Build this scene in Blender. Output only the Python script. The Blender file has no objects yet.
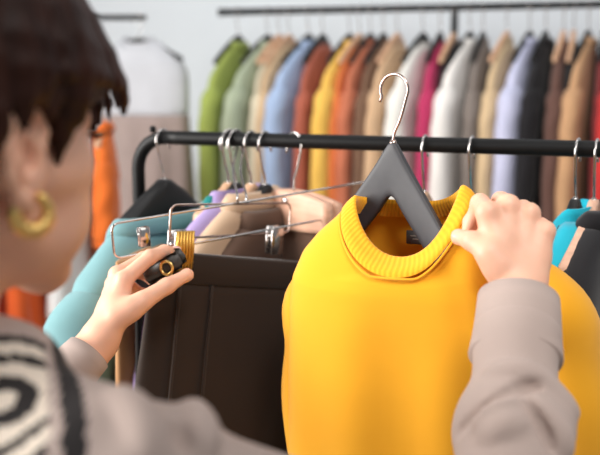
import bpy, math, random
import numpy as np
from mathutils import Vector, Matrix

# ------------------------------------------------------------------ camera, world, lights, exposure
sc = bpy.context.scene
COL = sc.collection
PITCH = math.radians(9.8)
CT, ST = math.cos(PITCH), math.sin(PITCH)
FPX = 600 * 50 / 36
CAMZ = 1.6

cam_data = bpy.data.cameras.new('camera')
cam = bpy.data.objects.new('camera', cam_data)
COL.objects.link(cam)
cam.location = (0, 0, CAMZ)
cam.rotation_euler = (math.pi / 2 - PITCH, 0, 0)
cam_data.lens = 50
cam_data.sensor_width = 36
cam_data.clip_start = 0.02
cam_data.dof.use_dof = True
cam_data.dof.focus_distance = 0.99
cam_data.dof.aperture_fstop = 3.3
sc.camera = cam

world = bpy.data.worlds.new('daylight')
sc.world = world
world.use_nodes = True
bg = world.node_tree.nodes['Background']
bg.inputs[0].default_value = (0.90, 0.95, 1.0, 1)
bg.inputs[1].default_value = 0.24


def area(name, loc, target, sx, sy, power, col):
    l = bpy.data.lights.new(name, 'AREA')
    l.shape = 'RECTANGLE'
    l.size, l.size_y, l.energy, l.color = sx, sy, power, col
    o = bpy.data.objects.new(name, l)
    COL.objects.link(o)
    o.location = loc
    o.rotation_euler = (Vector(target) - Vector(loc)).to_track_quat('-Z', 'Y').to_euler()
    return o


area('window_daylight', (-2.3, 0.62, 1.95), (0.2, 0.98, 1.3), 2.0, 1.7, 135, (1.0, 0.97, 0.93))
area('overhead_fill', (0.75, 0.35, 2.75), (0.3, 0.95, 1.2), 1.2, 1.0, 9, (1.0, 0.96, 0.92))  # fill light added overhead to brighten the right hand and sleeve
area('overhead_fill_rear', (0.4, 1.75, 2.9), (0.5, 3.3, 1.2), 2.4, 0.8, 17, (1.0, 0.98, 0.95))  # added fill that evens out the shading on the rear garments

spot = bpy.data.lights.new('sweater_fill_spot', 'SPOT')  # spot added to lift sweater, right hand and forearm; no fixture belongs to it
spot.energy, spot.spot_size, spot.spot_blend, spot.shadow_soft_size = 72, math.radians(31), 0.6, 0.28
spot.color = (1.0, 0.95, 0.90)
spot_o = bpy.data.objects.new('sweater_fill_spot', spot)
COL.objects.link(spot_o)
spot_o.location = (0.35, -0.25, 2.75)
spot_o.rotation_euler = (Vector((0.20, 0.93, 1.33)) - Vector(spot_o.location)).to_track_quat('-Z', 'Y').to_euler()

sc.view_settings.view_transform = 'Standard'
sc.view_settings.look = 'None'
sc.view_settings.gamma = 1
sc.view_settings.use_curve_mapping = False
sc.view_settings.exposure = 0.06


def W(px, py, D):
    """world point seen at photo position px, py at camera-axis depth D"""
    x = (px - 300) / FPX * D
    yc = (227.5 - py) / FPX * D
    return np.array([x, D * CT + yc * ST, CAMZ - D * ST + yc * CT])


# ------------------------------------------------------------------ colours and materials
def lin(c):
    out = []
    for v in c:
        v = v / 255.0
        out.append(v / 12.92 if v <= 0.04045 else ((v + 0.055) / 1.055) ** 2.4)
    return (*out, 1.0)


def base_mat(name, rgb, rough=0.6, metal=0.0):
    m = bpy.data.materials.new(name)
    m.use_nodes = True
    b = m.node_tree.nodes['Principled BSDF']
    b.inputs['Base Color'].default_value = lin(rgb)
    b.inputs['Roughness'].default_value = rough
    b.inputs['Metallic'].default_value = metal
    return m, m.node_tree, b


def noise_colour(nt, b, rgb, var=0.10, scale=6, coord='Object', detail=4, stretch=(1, 1, 1)):
    tc = nt.nodes.new('ShaderNodeTexCoord')
    mp = nt.nodes.new('ShaderNodeMapping')
    mp.inputs['Scale'].default_value = stretch
    n = nt.nodes.new('ShaderNodeTexNoise')
    n.inputs['Scale'].default_value = scale
    n.inputs['Detail'].default_value = detail
    r = nt.nodes.new('ShaderNodeValToRGB')
    c = lin(rgb)
    r.color_ramp.elements[0].position = 0.3
    r.color_ramp.elements[1].position = 0.7
    r.color_ramp.elements[0].color = (*[max(0, v * (1 - var)) for v in c[:3]], 1)
    r.color_ramp.elements[1].color = (*[min(1, v * (1 + var)) for v in c[:3]], 1)
    nt.links.new(tc.outputs[coord], mp.inputs[0])
    nt.links.new(mp.outputs[0], n.inputs['Vector'])
    nt.links.new(n.outputs['Fac'], r.inputs[0])
    nt.links.new(r.outputs[0], b.inputs['Base Color'])
    return tc, mp


def fabric(name, rgb, rough=0.9, var=0.07, weave=520, bump=0.25, sheen=0.15):
    m, nt, b = base_mat(name, rgb, rough)
    tc, mp = noise_colour(nt, b, rgb, var, 9)
    b.inputs['Sheen Weight'].default_value = sheen
    b.inputs['Specular IOR Level'].default_value = 0.25
    n = nt.nodes.new('ShaderNodeTexNoise')
    n.inputs['Scale'].default_value = weave
    n.inputs['Detail'].default_value = 2
    n2 = nt.nodes.new('ShaderNodeTexNoise')
    n2.inputs['Scale'].default_value = 14
    n2.inputs['Detail'].default_value = 3
    ad = nt.nodes.new('ShaderNodeMath')
    ad.operation = 'MULTIPLY_ADD'
    ad.inputs[1].default_value = 0.12
    bp = nt.nodes.new('ShaderNodeBump')
    bp.inputs['Strength'].default_value = bump
    bp.inputs['Distance'].default_value = 0.004
    nt.links.new(tc.outputs['Object'], n.inputs['Vector'])
    nt.links.new(tc.outputs['Object'], n2.inputs['Vector'])
    nt.links.new(n.outputs['Fac'], ad.inputs[0])
    nt.links.new(n2.outputs['Fac'], ad.inputs[2])
    nt.links.new(ad.outputs[0], bp.inputs['Height'])
    nt.links.new(bp.outputs[0], b.inputs['Normal'])
    return m


def ribbed(name, rgb, count=90, axis='X', strength=0.7):
    """rib knit: ridges counted along the U of the part's UV map"""
    m, nt, b = base_mat(name, rgb, 0.95)
    b.inputs['Sheen Weight'].default_value = 0.2
    b.inputs['Specular IOR Level'].default_value = 0.2
    tc = nt.nodes.new('ShaderNodeTexCoord')
    sp = nt.nodes.new('ShaderNodeSeparateXYZ')
    mu = nt.nodes.new('ShaderNodeMath'); mu.operation = 'MULTIPLY'
    mu.inputs[1].default_value = count * 2 * math.pi
    si = nt.nodes.new('ShaderNodeMath'); si.operation = 'SINE'
    bp = nt.nodes.new('ShaderNodeBump')
    bp.inputs['Strength'].default_value = strength
    bp.inputs['Distance'].default_value = 0.0015
    nt.links.new(tc.outputs['UV'], sp.inputs[0])
    nt.links.new(sp.outputs[axis], mu.inputs[0])
    nt.links.new(mu.outputs[0], si.inputs[0])
    nt.links.new(si.outputs[0], bp.inputs['Height'])
    nt.links.new(bp.outputs[0], b.inputs['Normal'])
    mix = nt.nodes.new('ShaderNodeMapRange')
    mix.inputs[1].default_value, mix.inputs[2].default_value = -1, 1
    rp = nt.nodes.new('ShaderNodeValToRGB')
    c = lin(rgb)
    rp.color_ramp.elements[0].color = (*[v * 0.86 for v in c[:3]], 1)
    rp.color_ramp.elements[1].color = c
    nt.links.new(si.outputs[0], mix.inputs[0])
    nt.links.new(mix.outputs[0], rp.inputs[0])
    nt.links.new(rp.outputs[0], b.inputs['Base Color'])
    return m


def wood(name, rgb):
    m, nt, b = base_mat(name, rgb, 0.45)
    noise_colour(nt, b, rgb, 0.16, 26, stretch=(0.5, 3, 6))
    return m


def plain(name, rgb, rough=0.5, metal=0.0, var=0.05, scale=30):
    m, nt, b = base_mat(name, rgb, rough, metal)
    noise_colour(nt, b, rgb, var, scale)
    return m


M_BLACK_METAL = plain('black_powder_coat', (13, 13, 14), 0.48)
M_BLACK_METAL.node_tree.nodes['Principled BSDF'].inputs['Specular IOR Level'].default_value = 0.25
M_CHROME = plain('polished_steel', (205, 200, 198), 0.2, 1.0)
M_ROSE = plain('warm_steel', (205, 180, 170), 0.22, 1.0)
M_BRASS = plain('brass', (232, 186, 98), 0.42, 1.0)
M_GOLD = plain('gold', (246, 206, 128), 0.3, 1.0)
M_WOODH = wood('beech_wood', (208, 165, 132))
M_WOODP = wood('pinkish_beech_wood', (222, 176, 150))
M_BLACKH = plain('black_hanger_lacquer', (20, 19, 20), 0.5)
M_GREYH = plain('charcoal_hanger_paint', (58, 58, 62), 0.5, 0, 0.1, 60)
M_WALL = plain('white_painted_plaster', (224, 230, 236), 0.9, 0, 0.02, 3)


# ------------------------------------------------------------------ mesh helpers
def new_obj(name, verts, faces, mat=None, parent=None, uvs=None, smooth=True, solid=0.0, sub=0):
    me = bpy.data.meshes.new(name)
    me.from_pydata([tuple(map(float, v)) for v in verts], [], faces)
    if uvs is not None:
        ul = me.uv_layers.new(name='UVMap')
        vi = np.zeros(len(me.loops), dtype=np.int32)
        me.loops.foreach_get('vertex_index', vi)
        ul.data.foreach_set('uv', np.asarray(uvs, dtype=np.float32)[vi].ravel())
    if smooth:
        me.polygons.foreach_set('use_smooth', [True] * len(me.polygons))
    me.update()
    if mat:
        me.materials.append(mat)
    o = bpy.data.objects.new(name, me)
    COL.objects.link(o)
    if parent is not None:
        o.parent = parent
    if solid:
        s = o.modifiers.new('thickness', 'SOLIDIFY')
        s.thickness = solid
        s.offset = 0
    if sub:
        s = o.modifiers.new('smooth', 'SUBSURF')
        s.levels = s.render_levels = sub
    return o


class MB:
    def __init__(self):
        self.v, self.f, self.uv = [], [], []

    def loft(self, rings, closed=True, cap0=False, cap1=False):
        """rings: list of (n,3) arrays"""
        n = len(rings[0]); b = len(self.v); R = len(rings)
        for i, r in enumerate(rings):
            for j, p in enumerate(r):
                self.v.append(tuple(map(float, p)))
                self.uv.append((j / n, i / max(1, R - 1)))
        for i in range(R - 1):
            for j in range(n if closed else n - 1):
                k = (j + 1) % n
                self.f.append((b + i * n + j, b + i * n + k, b + (i + 1) * n + k, b + (i + 1) * n + j))
        if cap0: self.f.append(tuple(b + j for j in reversed(range(n))))
        if cap1: self.f.append(tuple(b + (R - 1) * n + j for j in range(n)))
        return self

    def tube(self, pts, r, n=12, closed=False, caps=True, flat=None):
        pts = [np.array(p, float) for p in pts]
        R = len(pts)
        rs = r if hasattr(r, '__len__') else [r] * R
        rings = []
        up = None
        for i, p in enumerate(pts):
            if closed:
                t = pts[(i + 1) % R] - pts[i - 1]
            else:
                t = pts[min(i + 1, R - 1)] - pts[max(i - 1, 0)]
            t = t / (np.linalg.norm(t) + 1e-12)
            if up is None:
                a = np.array([0, 0, 1.0]) if abs(t[2]) < 0.9 else np.array([0, 1.0, 0])
                up = np.cross(np.cross(t, a), t)
            up = up - t * np.dot(up, t)
            up /= np.linalg.norm(up) + 1e-12
            sd = np.cross(t, up)
            ang = np.arange(n) * 2 * math.pi / n
            rings.append(p + rs[i] * (np.cos(ang)[:, None] * up + np.sin(ang)[:, None] * sd))
        if closed:
            rings.append(rings[0])
        return self.loft(rings, True, caps and not closed, caps and not closed)

    def box(self, c, s, rot=None, bev=0.0):
        c = np.array(c, float); s = np.array(s, float) / 2
        R = np.eye(3) if rot is None else np.array(rot)
        b = len(self.v)
        bev = min(bev, min(s) * 0.9)
        pts = []
        # chamfered box as a loft of four outlines
        def outline(hx, hy, cx):
            return [(-hx + cx, -hy), (hx - cx, -hy), (hx, -hy + cx), (hx, hy - cx), (hx - cx, hy), (-hx + cx, hy), (-hx, hy - cx), (-hx, -hy + cx)]
        e = bev if bev > 0 else 1e-5
        rings = []
        for z, ins in ((-s[2], e), (-s[2] + e, 0), (s[2] - e, 0), (s[2], e)):
            ring = [np.array([x, y, z]) for x, y in outline(s[0] - ins, s[1] - ins, e)]
            rings.append([c + R @ p for p in ring])
        return self.loft(rings, True, True, True)

    def build(self, name, mat=None, parent=None, smooth=True, solid=0.0, sub=0):
        return new_obj(name, self.v, self.f, mat, parent, self.uv, smooth, solid, sub)


def tag(o, label, cat, group=None, kind=None):
    if label: o['label'] = label
    if cat: o['category'] = cat
    if group: o['group'] = group
    if kind: o['kind'] = kind
    return o


def thing(name, label, cat, loc=(0, 0, 0), rz=0.0, group=None):
    o = bpy.data.objects.new(name, None)
    COL.objects.link(o)
    o.empty_display_size = 0.05
    o.location = tuple(map(float, loc))
    o.rotation_euler = (0, 0, rz)
    return tag(o, label, cat, group)


def spline(pts, n):
    """Catmull-Rom through pts, n samples"""
    P = [np.array(p, float) for p in pts]
    P = [2 * P[0] - P[1]] + P + [2 * P[-1] - P[-2]]
    segs = len(P) - 3
    out = []
    for i in range(n):
        t = i / (n - 1) * segs
        k = min(int(t), segs - 1); t -= k
        a, b, c, d = P[k:k + 4]
        out.append(0.5 * (2 * b + (c - a) * t + (2 * a - 5 * b + 4 * c - d) * t ** 2 + (3 * b - a - 3 * c + d) * t ** 3))
    return out


def sell(a, b, n, N, cx=0, cy=0):
    t = np.arange(N) * 2 * math.pi / N
    c, s = np.cos(t), np.sin(t)
    x = a * np.sign(c) * np.abs(c) ** (2 / n) + cx
    y = b * np.sign(s) * np.abs(s) ** (2 / n) + cy
    return x, y


# ------------------------------------------------------------------ the room
YAW_WALL = math.radians(-14)


def wall_box(name, c, s, rz, mat):
    m = MB(); m.box((0, 0, 0), s)
    o = m.build(name, mat, None, smooth=False)
    o.location = c; o.rotation_euler = (0, 0, rz)
    tag(o, None, None, None, 'structure')
    return o


def floor_material():
    m, nt, b = base_mat('pale_oak_floor', (178, 160, 140), 0.5)
    tc, mp = noise_colour(nt, b, (178, 160, 140), 0.15, 3, stretch=(1, 9, 1))
    br = nt.nodes.new('ShaderNodeTexBrick')
    br.inputs['Scale'].default_value = 3
    br.inputs['Mortar Size'].default_value = 0.006
    bp = nt.nodes.new('ShaderNodeBump'); bp.inputs['Strength'].default_value = 0.2
    nt.links.new(tc.outputs['Object'], br.inputs['Vector'])
    nt.links.new(br.outputs['Fac'], bp.inputs['Height'])
    nt.links.new(bp.outputs[0], b.inputs['Normal'])
    return m


o = wall_box('floor', (0.3, 1.3, -0.05), (6.6, 7.0, 0.1), 0, floor_material())
wall_box('wall_back', (0.35, 3.75, 1.5), (6.5, 0.12, 3.0), YAW_WALL, M_WALL)
bb = wall_box('baseboard_back', (0.33, 3.675, 0.06), (6.3, 0.02, 0.12), YAW_WALL, plain('white_gloss_paint', (235, 235, 233), 0.4))
# left wall with its window opening
for nm, c, s in (('wall_left', (-2.75, 2.85, 1.5), (0.12, 2.6, 3.0)), ('wall_left_front', (-2.75, -1.35, 1.5), (0.12, 1.4, 3.0)),
                 ('wall_left_sill', (-2.75, 0.45, 0.45), (0.12, 2.2, 0.9)), ('wall_left_head', (-2.75, 0.45, 2.92), (0.12, 2.2, 0.16))):
    wall_box(nm, c, s, 0, M_WALL)
wf = MB()
for c, s in (((-2.75, -0.62, 1.87), (0.08, 0.06, 1.94)), ((-2.75, 1.52, 1.87), (0.08, 0.06, 1.94)), ((-2.75, 0.45, 0.93), (0.08, 2.2, 0.06)),
             ((-2.75, 0.45, 2.81), (0.08, 2.2, 0.06)), ((-2.75, 0.45, 1.87), (0.06, 0.05, 1.9))):
    wf.box(c, s, bev=0.004)
tag(wf.build('window_1', plain('white_window_paint', (240, 240, 240), 0.4), None, False), None, None, None, 'structure')


# ------------------------------------------------------------------ garment rail frames
FZ = 1.511
FA = np.array([-0.199, 1.389]); FD = np.array([0.9294, -0.3693])
RZ = 1.862
RA = np.array([-0.291, 3.20]); RD = np.array([0.9709, -0.2395])


def rail_px(A, Dv, z, px):
    k = (px - 300) / FPX
    zr = z - CAMZ
    # X = k*(Y*CT - zr*ST)
    s = (k * (A[1] * CT - zr * ST) - A[0]) / (Dv[0] - k * Dv[1] * CT)
    return np.array([A[0] + s * Dv[0], A[1] + s * Dv[1], z]), s


def rack_base(root, x, y, dirv, mat):
    """floor foot across the rail with two rubber tips"""
    n = np.array([-dirv[1], dirv[0]])
    a = np.array([x, y]) - n * 0.24; b = np.array([x, y]) + n * 0.24
    MB().tube([(a[0], a[1], 0.03), (x, y, 0.03), (b[0], b[1], 0.03)], 0.0125, 14).build('foot_bar', mat, root)
    for p in (a, b):
        MB().tube([(p[0], p[1], 0.0), (p[0], p[1], 0.035)], [0.017, 0.016], 14).build('rubber_tip', M_BLACKH, root)


def bend_path(corner_in, L0, bend, z, zend, dirv, end_xy, sgn):
    pts = []
    for i in range(9):
        a = i / 8 * math.pi / 2
        off = bend * math.sin(a); dz = bend * (1 - math.cos(a))
        pts.append((end_xy[0] - sgn * dirv[0] * (bend - off), end_xy[1] - sgn * dirv[1] * (bend - off), z - dz))
    pts.append((end_xy[0], end_xy[1], zend))
    return pts


front = thing('clothes_rack', 'black tubular clothes rack in front, rail crossing the whole picture', 'clothes rack', (0, 0, 0))
pl = FA + FD * (-0.083); pr = FA + FD * 1.25
left_side = bend_path(None, 0, 0.055, FZ, 0.03, FD, pl, -1)
right_side = bend_path(None, 0, 0.055, FZ, 0.03, FD, pr, 1)
MB().tube([left_side[0], *[(*(FA + FD * s), FZ) for s in (0, 0.3, 0.6, 0.9)], right_side[0]], 0.0115, 20).build('rail', M_BLACK_METAL, front)
MB().tube(left_side, 0.0112, 18).build('post', M_BLACK_METAL, front)
MB().tube(right_side, 0.0112, 18).build('post', M_BLACK_METAL, front)
q = FA + FD * -0.052
MB().tube([(*q, FZ + 0.008), (*q, FZ + 0.015), (*q, FZ + 0.019)], [0.0045, 0.006, 0.003], 12).build('rail_bolt', M_BLACK_METAL, front)
rack_base(front, pl[0], pl[1], FD, M_BLACK_METAL)
rack_base(front, pr[0], pr[1], FD, M_BLACK_METAL)

rear = thing('clothes_rack', 'long black clothes rack by the back wall, rail near the top edge', 'clothes rack', (0, 0, 0))
MB().tube([(*(RA + RD * s), RZ) for s in (0, 0.4, 0.8, 1.2, 1.6, 2.1)], 0.0125, 18).build('rail', M_BLACK_METAL, rear)
MB().tube([(*(RA + RD * s), RZ) for s in (-0.012, 0.004)], 0.0140, 18).build('end_cap', M_BLACKH, rear)
for px_s in (rail_px(RA, RD, RZ, 455)[1], 1.95):
    p = RA + RD * px_s
    MB().tube([(*p, 0.03), (*p, 1.0), (*p, RZ)], 0.0125, 16).build('post', M_BLACK_METAL, rear)
    rack_base(rear, p[0], p[1], RD, M_BLACK_METAL)

LZ = 1.838
LA = np.array([-1.75, 3.18]); LD = np.array([0.999, -0.04]); LD /= np.linalg.norm(LD)
s_end = rail_px(LA, LD, LZ, 146)[1]
far = thing('clothes_rack', 'dark rack rail ending beside the hair in the far left corner', 'clothes rack', (0, 0, 0))
pe = LA + LD * s_end
MB().tube([(*(LA + LD * s), LZ) for s in (0, 0.4, 0.8, s_end)], 0.010, 16).build('rail', M_BLACK_METAL, far)
for s in (0.0, 0.75):
    p = LA + LD * s
    MB().tube([(*p, 0.03), (*p, 1.0), (*p, LZ)], 0.010, 14).build('post', M_BLACK_METAL, far)
    rack_base(far, p[0], p[1], LD, M_BLACK_METAL)


# ------------------------------------------------------------------ hangers
def hook_pts(stem=0.048, R=0.0185, r_off=0.0):
    cz = stem + 0.022
    pts = [(0, 0, -0.012), (0, 0, 0.0), (0.0015, 0, stem * 0.35), (0.009, 0, stem * 0.72)]
    for a in np.linspace(-25, 205, 17):
        t = math.radians(a)
        pts.append((R * math.cos(t), 0, cz + R * math.sin(t)))
    pts.append((-R * 0.98 - 0.001, 0, cz - R * 0.75))
    return pts, cz


def hanger_body(m, half=0.20, drop=0.075, h0=0.040, h1=0.020, t0=0.014, t1=0.022, vee=0.0, power=1.25):
    rings = []
    for x in np.linspace(-half, half, 41):
        u = abs(x) / half
        us = math.sqrt(u * u + .012) - math.sqrt(.012)
        zt = -drop * (us ** power) + 0.006 * math.exp(-(u / 0.12) ** 2)
        h = h0 * (1 - u) + h1 * u
        if vee: h = h1 + (h0 - h1) * max(0, 1 - u / vee)
        th = t0 + (t1 - t0) * u ** 2
        if u > 0.97: h *= 0.7; th *= 0.7
        zc = zt - h / 2
        y, z = sell(th / 2, h / 2, 5, 20)
        yb = -0.012 * u ** 2
        rings.append(np.stack([np.full(20, x), y + yb, z + zc], 1))
    m.loft(rings, True, True, True)


HC = {}


def add_hanger(name, label, loc, rz, body_mat, hook_mat, half=0.2, drop=0.075, group=None, stem=0.048, vee=0.0, h0=0.040, flip=False, h1=0.02, t0=0.014, t1=0.022, bar=False, power=1.25):
    root = thing(name, label, 'hanger', loc, rz, group)
    key = (half, drop, stem, vee, h0, flip, h1, t0, t1, body_mat.name, hook_mat.name, bar, power)
    if key in HC:
        for src in HC[key]:
            c = src.copy(); COL.objects.link(c); c.parent = root
        return root
    m = MB(); hanger_body(m, half, drop, h0=h0, vee=vee, h1=h1, t0=t0, t1=t1, power=power)
    a = m.build('body', body_mat, root)
    pts, cz = hook_pts(stem)
    if flip: pts = [(-x, y, z) for x, y, z in pts]
    pp = spline(pts, 60)
    b = MB().tube(pp, 0.0019, 10).build('hook', hook_mat, root)
    c = MB().tube([(0, 0, -0.002), (0, 0, 0.004), (0, 0, 0.0075)], [0.0050, 0.0045, 0.0032], 14).build('ferrule', hook_mat, root)
    HC[key] = [a, b, c]
    if bar:
        HC[key].append(MB().tube([(-half * 0.8, 0, -drop * 0.8), (-half * 0.78, 0, -drop - 0.03), (half * 0.78, 0, -drop - 0.03), (half * 0.8, 0, -drop * 0.8)], 0.005, 10).build('trouser_bar', body_mat, root))
    return root


HOOK_CZ = 0.048 + 0.022           # arc centre above hanger neck
HOOK_R = 0.0185


def on_rail(A, Dv, z, px, r=0.0115, stem=0.048):
    p, s = rail_px(A, Dv, z, px)
    p[2] = z + r + 0.0019 - HOOK_R - (stem + 0.022)
    return p


# ------------------------------------------------------------------ garments
def body_rings(L, sh, depth, na, nb, drop, hem, folds, seed, scoop=0.03, N=56, rows=46, nf=5, sag=0.0):
    rnd = random.Random(seed)
    ph = [rnd.uniform(0, 6.28) for _ in range(4)]
    keys = [(0.0, na, nb, 2.2), (0.012, na + (sh - na) * 0.22, nb + 0.006, 2.3), (0.36 * drop + 0.012, na + (sh - na) * 0.55, nb + (depth - nb) * 0.3, 2.4),
            (0.72 * drop + 0.012, na + (sh - na) * 0.86, nb + (depth - nb) * 0.6, 2.5), (drop + 0.014, sh * 0.985, nb + (depth - nb) * 0.75, 2.5), (drop + 0.05, sh, depth * 0.92, 2.6),
            (drop + 0.16, sh * 0.985, depth, 2.6), (L * 0.6, sh * (0.97 + (hem - 1) * 0.4), depth * 0.95, 2.5), (L, sh * hem, depth * 0.9, 2.4)]
    hs = [k[0] for k in keys]
    rings = []
    hv = np.concatenate([np.linspace(0, drop + 0.06, 16)[:-1], np.linspace(drop + 0.06, L, rows - 15)])
    for h in hv:
        a = np.interp(h, hs, [k[1] for k in keys]); b = np.interp(h, hs, [k[2] for k in keys]); n = np.interp(h, hs, [k[3] for k in keys])
        x, y = sell(a, b, n, N)
        z = np.full(N, -h)
        w = max(0.0, 1 - h / (drop * 0.9))
        z -= np.where(y < 0, scoop * w ** 1.5 * (np.clip(-y / nb, 0, 1.0)) ** 1.3, 0)
        ramp = min(1, max(0, (h - drop) / 0.25))
        f = folds * ramp * (0.6 * np.sin(x * nf * 9 + ph[0] + 2 * h) + 0.4 * np.sin(x * nf * 17 + ph[1] - 3 * h))
        y = y + f * np.where(y > 0, 1.0, 0.8) + folds * 0.4 * ramp * np.sin(9 * h + ph[2] + 5 * x)
        rings.append(np.stack([x, y, z], 1))
    return rings


def sleeve_rings(side, sh, drop, length, r0, r1, out=0.035, back=0.0, seed=0, N=24, wr=0.004, yflat=0.8):
    rnd = random.Random(seed + 7)
    ph = rnd.uniform(0, 6)
    P = spline([(side * (sh - 0.055), 0, -drop - 0.045), (side * (sh - 0.012), 0, -drop - 0.075), (side * (sh + out * 0.6), back * 0.4, -drop - 0.17),
                (side * (sh + out), back, -drop - 0.17 - length * 0.4), (side * (sh + out * 1.05), back * 1.2, -drop - 0.07 - length)], 26)
    rings = []
    t = np.arange(N) * 2 * math.pi / N
    for i, p in enumerate(P):
        u = i / 25
        tg = P[min(i + 1, 25)] - P[max(i - 1, 0)]; tg /= np.linalg.norm(tg)
        e1 = np.array([tg[2], 0, -tg[0]]) * -1.0
        e1 /= np.linalg.norm(e1)
        e2 = np.cross(tg, e1)
        r = r0 * (1 - u) + r1 * u
        r *= 1 - 0.25 * math.exp(-(u / 0.06) ** 2)
        rr = r + wr * np.sin(u * 26 + ph + 1.5 * np.sin(t * 2 + ph)) * min(1, u * 4)
        rings.append(p + (rr * 0.92 * np.cos(t))[:, None] * e1 + (rr * yflat * np.sin(t))[:, None] * e2)
    return rings


def collar_rings(na, nb, scoop, hgt, flare=0.004, N=56, fold=False):
    out = []
    prof = [(0.0, 0.0), (0.0, hgt * 0.5), (0.001, hgt), (-0.004, hgt), (-0.005, hgt * 0.4), (-0.004, -0.004)]
    if fold:
        prof = [(-0.003, 0.0), (-0.004, hgt * 0.6), (0.002, hgt), (0.009, hgt * 0.7), (0.016, -0.008), (0.013, -0.009), (0.004, hgt * 0.5), (0.0, 0.0)]
    for dr, dz in prof:
        x, y = sell(na + dr, nb + dr, 2.2, N)
        z = np.where(y < 0, -scoop * np.clip(-y / nb, 0, 1) ** 1.3, 0) + dz
        out.append(np.stack([x, y, z], 1))
    return out


def garment(name, label, cat, loc, rz, mat, L=0.68, sh=0.20, depth=0.05, drop=0.085, hem=0.97, folds=0.006, sleeve=0.5, seed=1, group=None,
            na=0.066, nb=0.036, scoop=0.03, collar=None, collar_mat=None, fold=False, r0=0.062, r1=0.042, out=0.03, cuff=None, placket=None, nf=5, wr=0.004):
    root = thing(name, label, cat, loc, rz, group)
    MB().loft(body_rings(L, sh, depth, na, nb, drop, hem, folds, seed, scoop, nf=nf)).build('body', mat, root, solid=0.003)
    if sleeve:
        for s in (-1, 1):
            rg = sleeve_rings(s, sh, drop, sleeve, r0, r1, out, 0.0, seed + s, wr=wr, yflat=min(0.9, depth / r0 * 0.95))
            MB().loft(rg, True, True, False).build('sleeve', mat, root, solid=0.0025)
            if cuff:
                e = np.array(rg[-1]); c = e.mean(0)
                MB().loft([c + (e - c) * 1.04 + np.array([0, 0, 0.004]), c + (e - c) * 1.04 - np.array([0, 0, 0.03]), c + (e - c) * 0.98 - np.array([0, 0, 0.05])]).build('cuff', cuff, root, solid=0.003)
    if collar:
        MB().loft(collar_rings(na, nb, scoop, collar, fold=fold)).build('collar', collar_mat or mat, root)
    if placket:
        m = MB()
        rr = body_rings(L, sh, depth, na, nb, drop, hem, folds, seed, scoop, nf=nf)
        N = 56; j = 42
        left, right = [], []
        pts = [(r[j][0], r[j][1] - 0.003, r[j][2]) for r in rr[2:]]
        m.loft([[(x - 0.013, y, z), (x - 0.012, y - 0.002, z), (x + 0.012, y - 0.002, z), (x + 0.013, y, z)] for x, y, z in pts], closed=False)
        m.build('placket', mat, root)
        for k in range(5, len(pts) - 2, 5):
            x, y, z = pts[k]
            MB().tube([(x, y - 0.002, z), (x, y - 0.0045, z)], [0.006, 0.0055], 12).build('button', placket, root)
    return root


# ------------------------------------------------------------------ rear rack: hangers and garments
REAR_GROUP = 'garments on the rear rack'
M_BUTTON = plain('pale_button', (230, 225, 215), 0.4)
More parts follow.
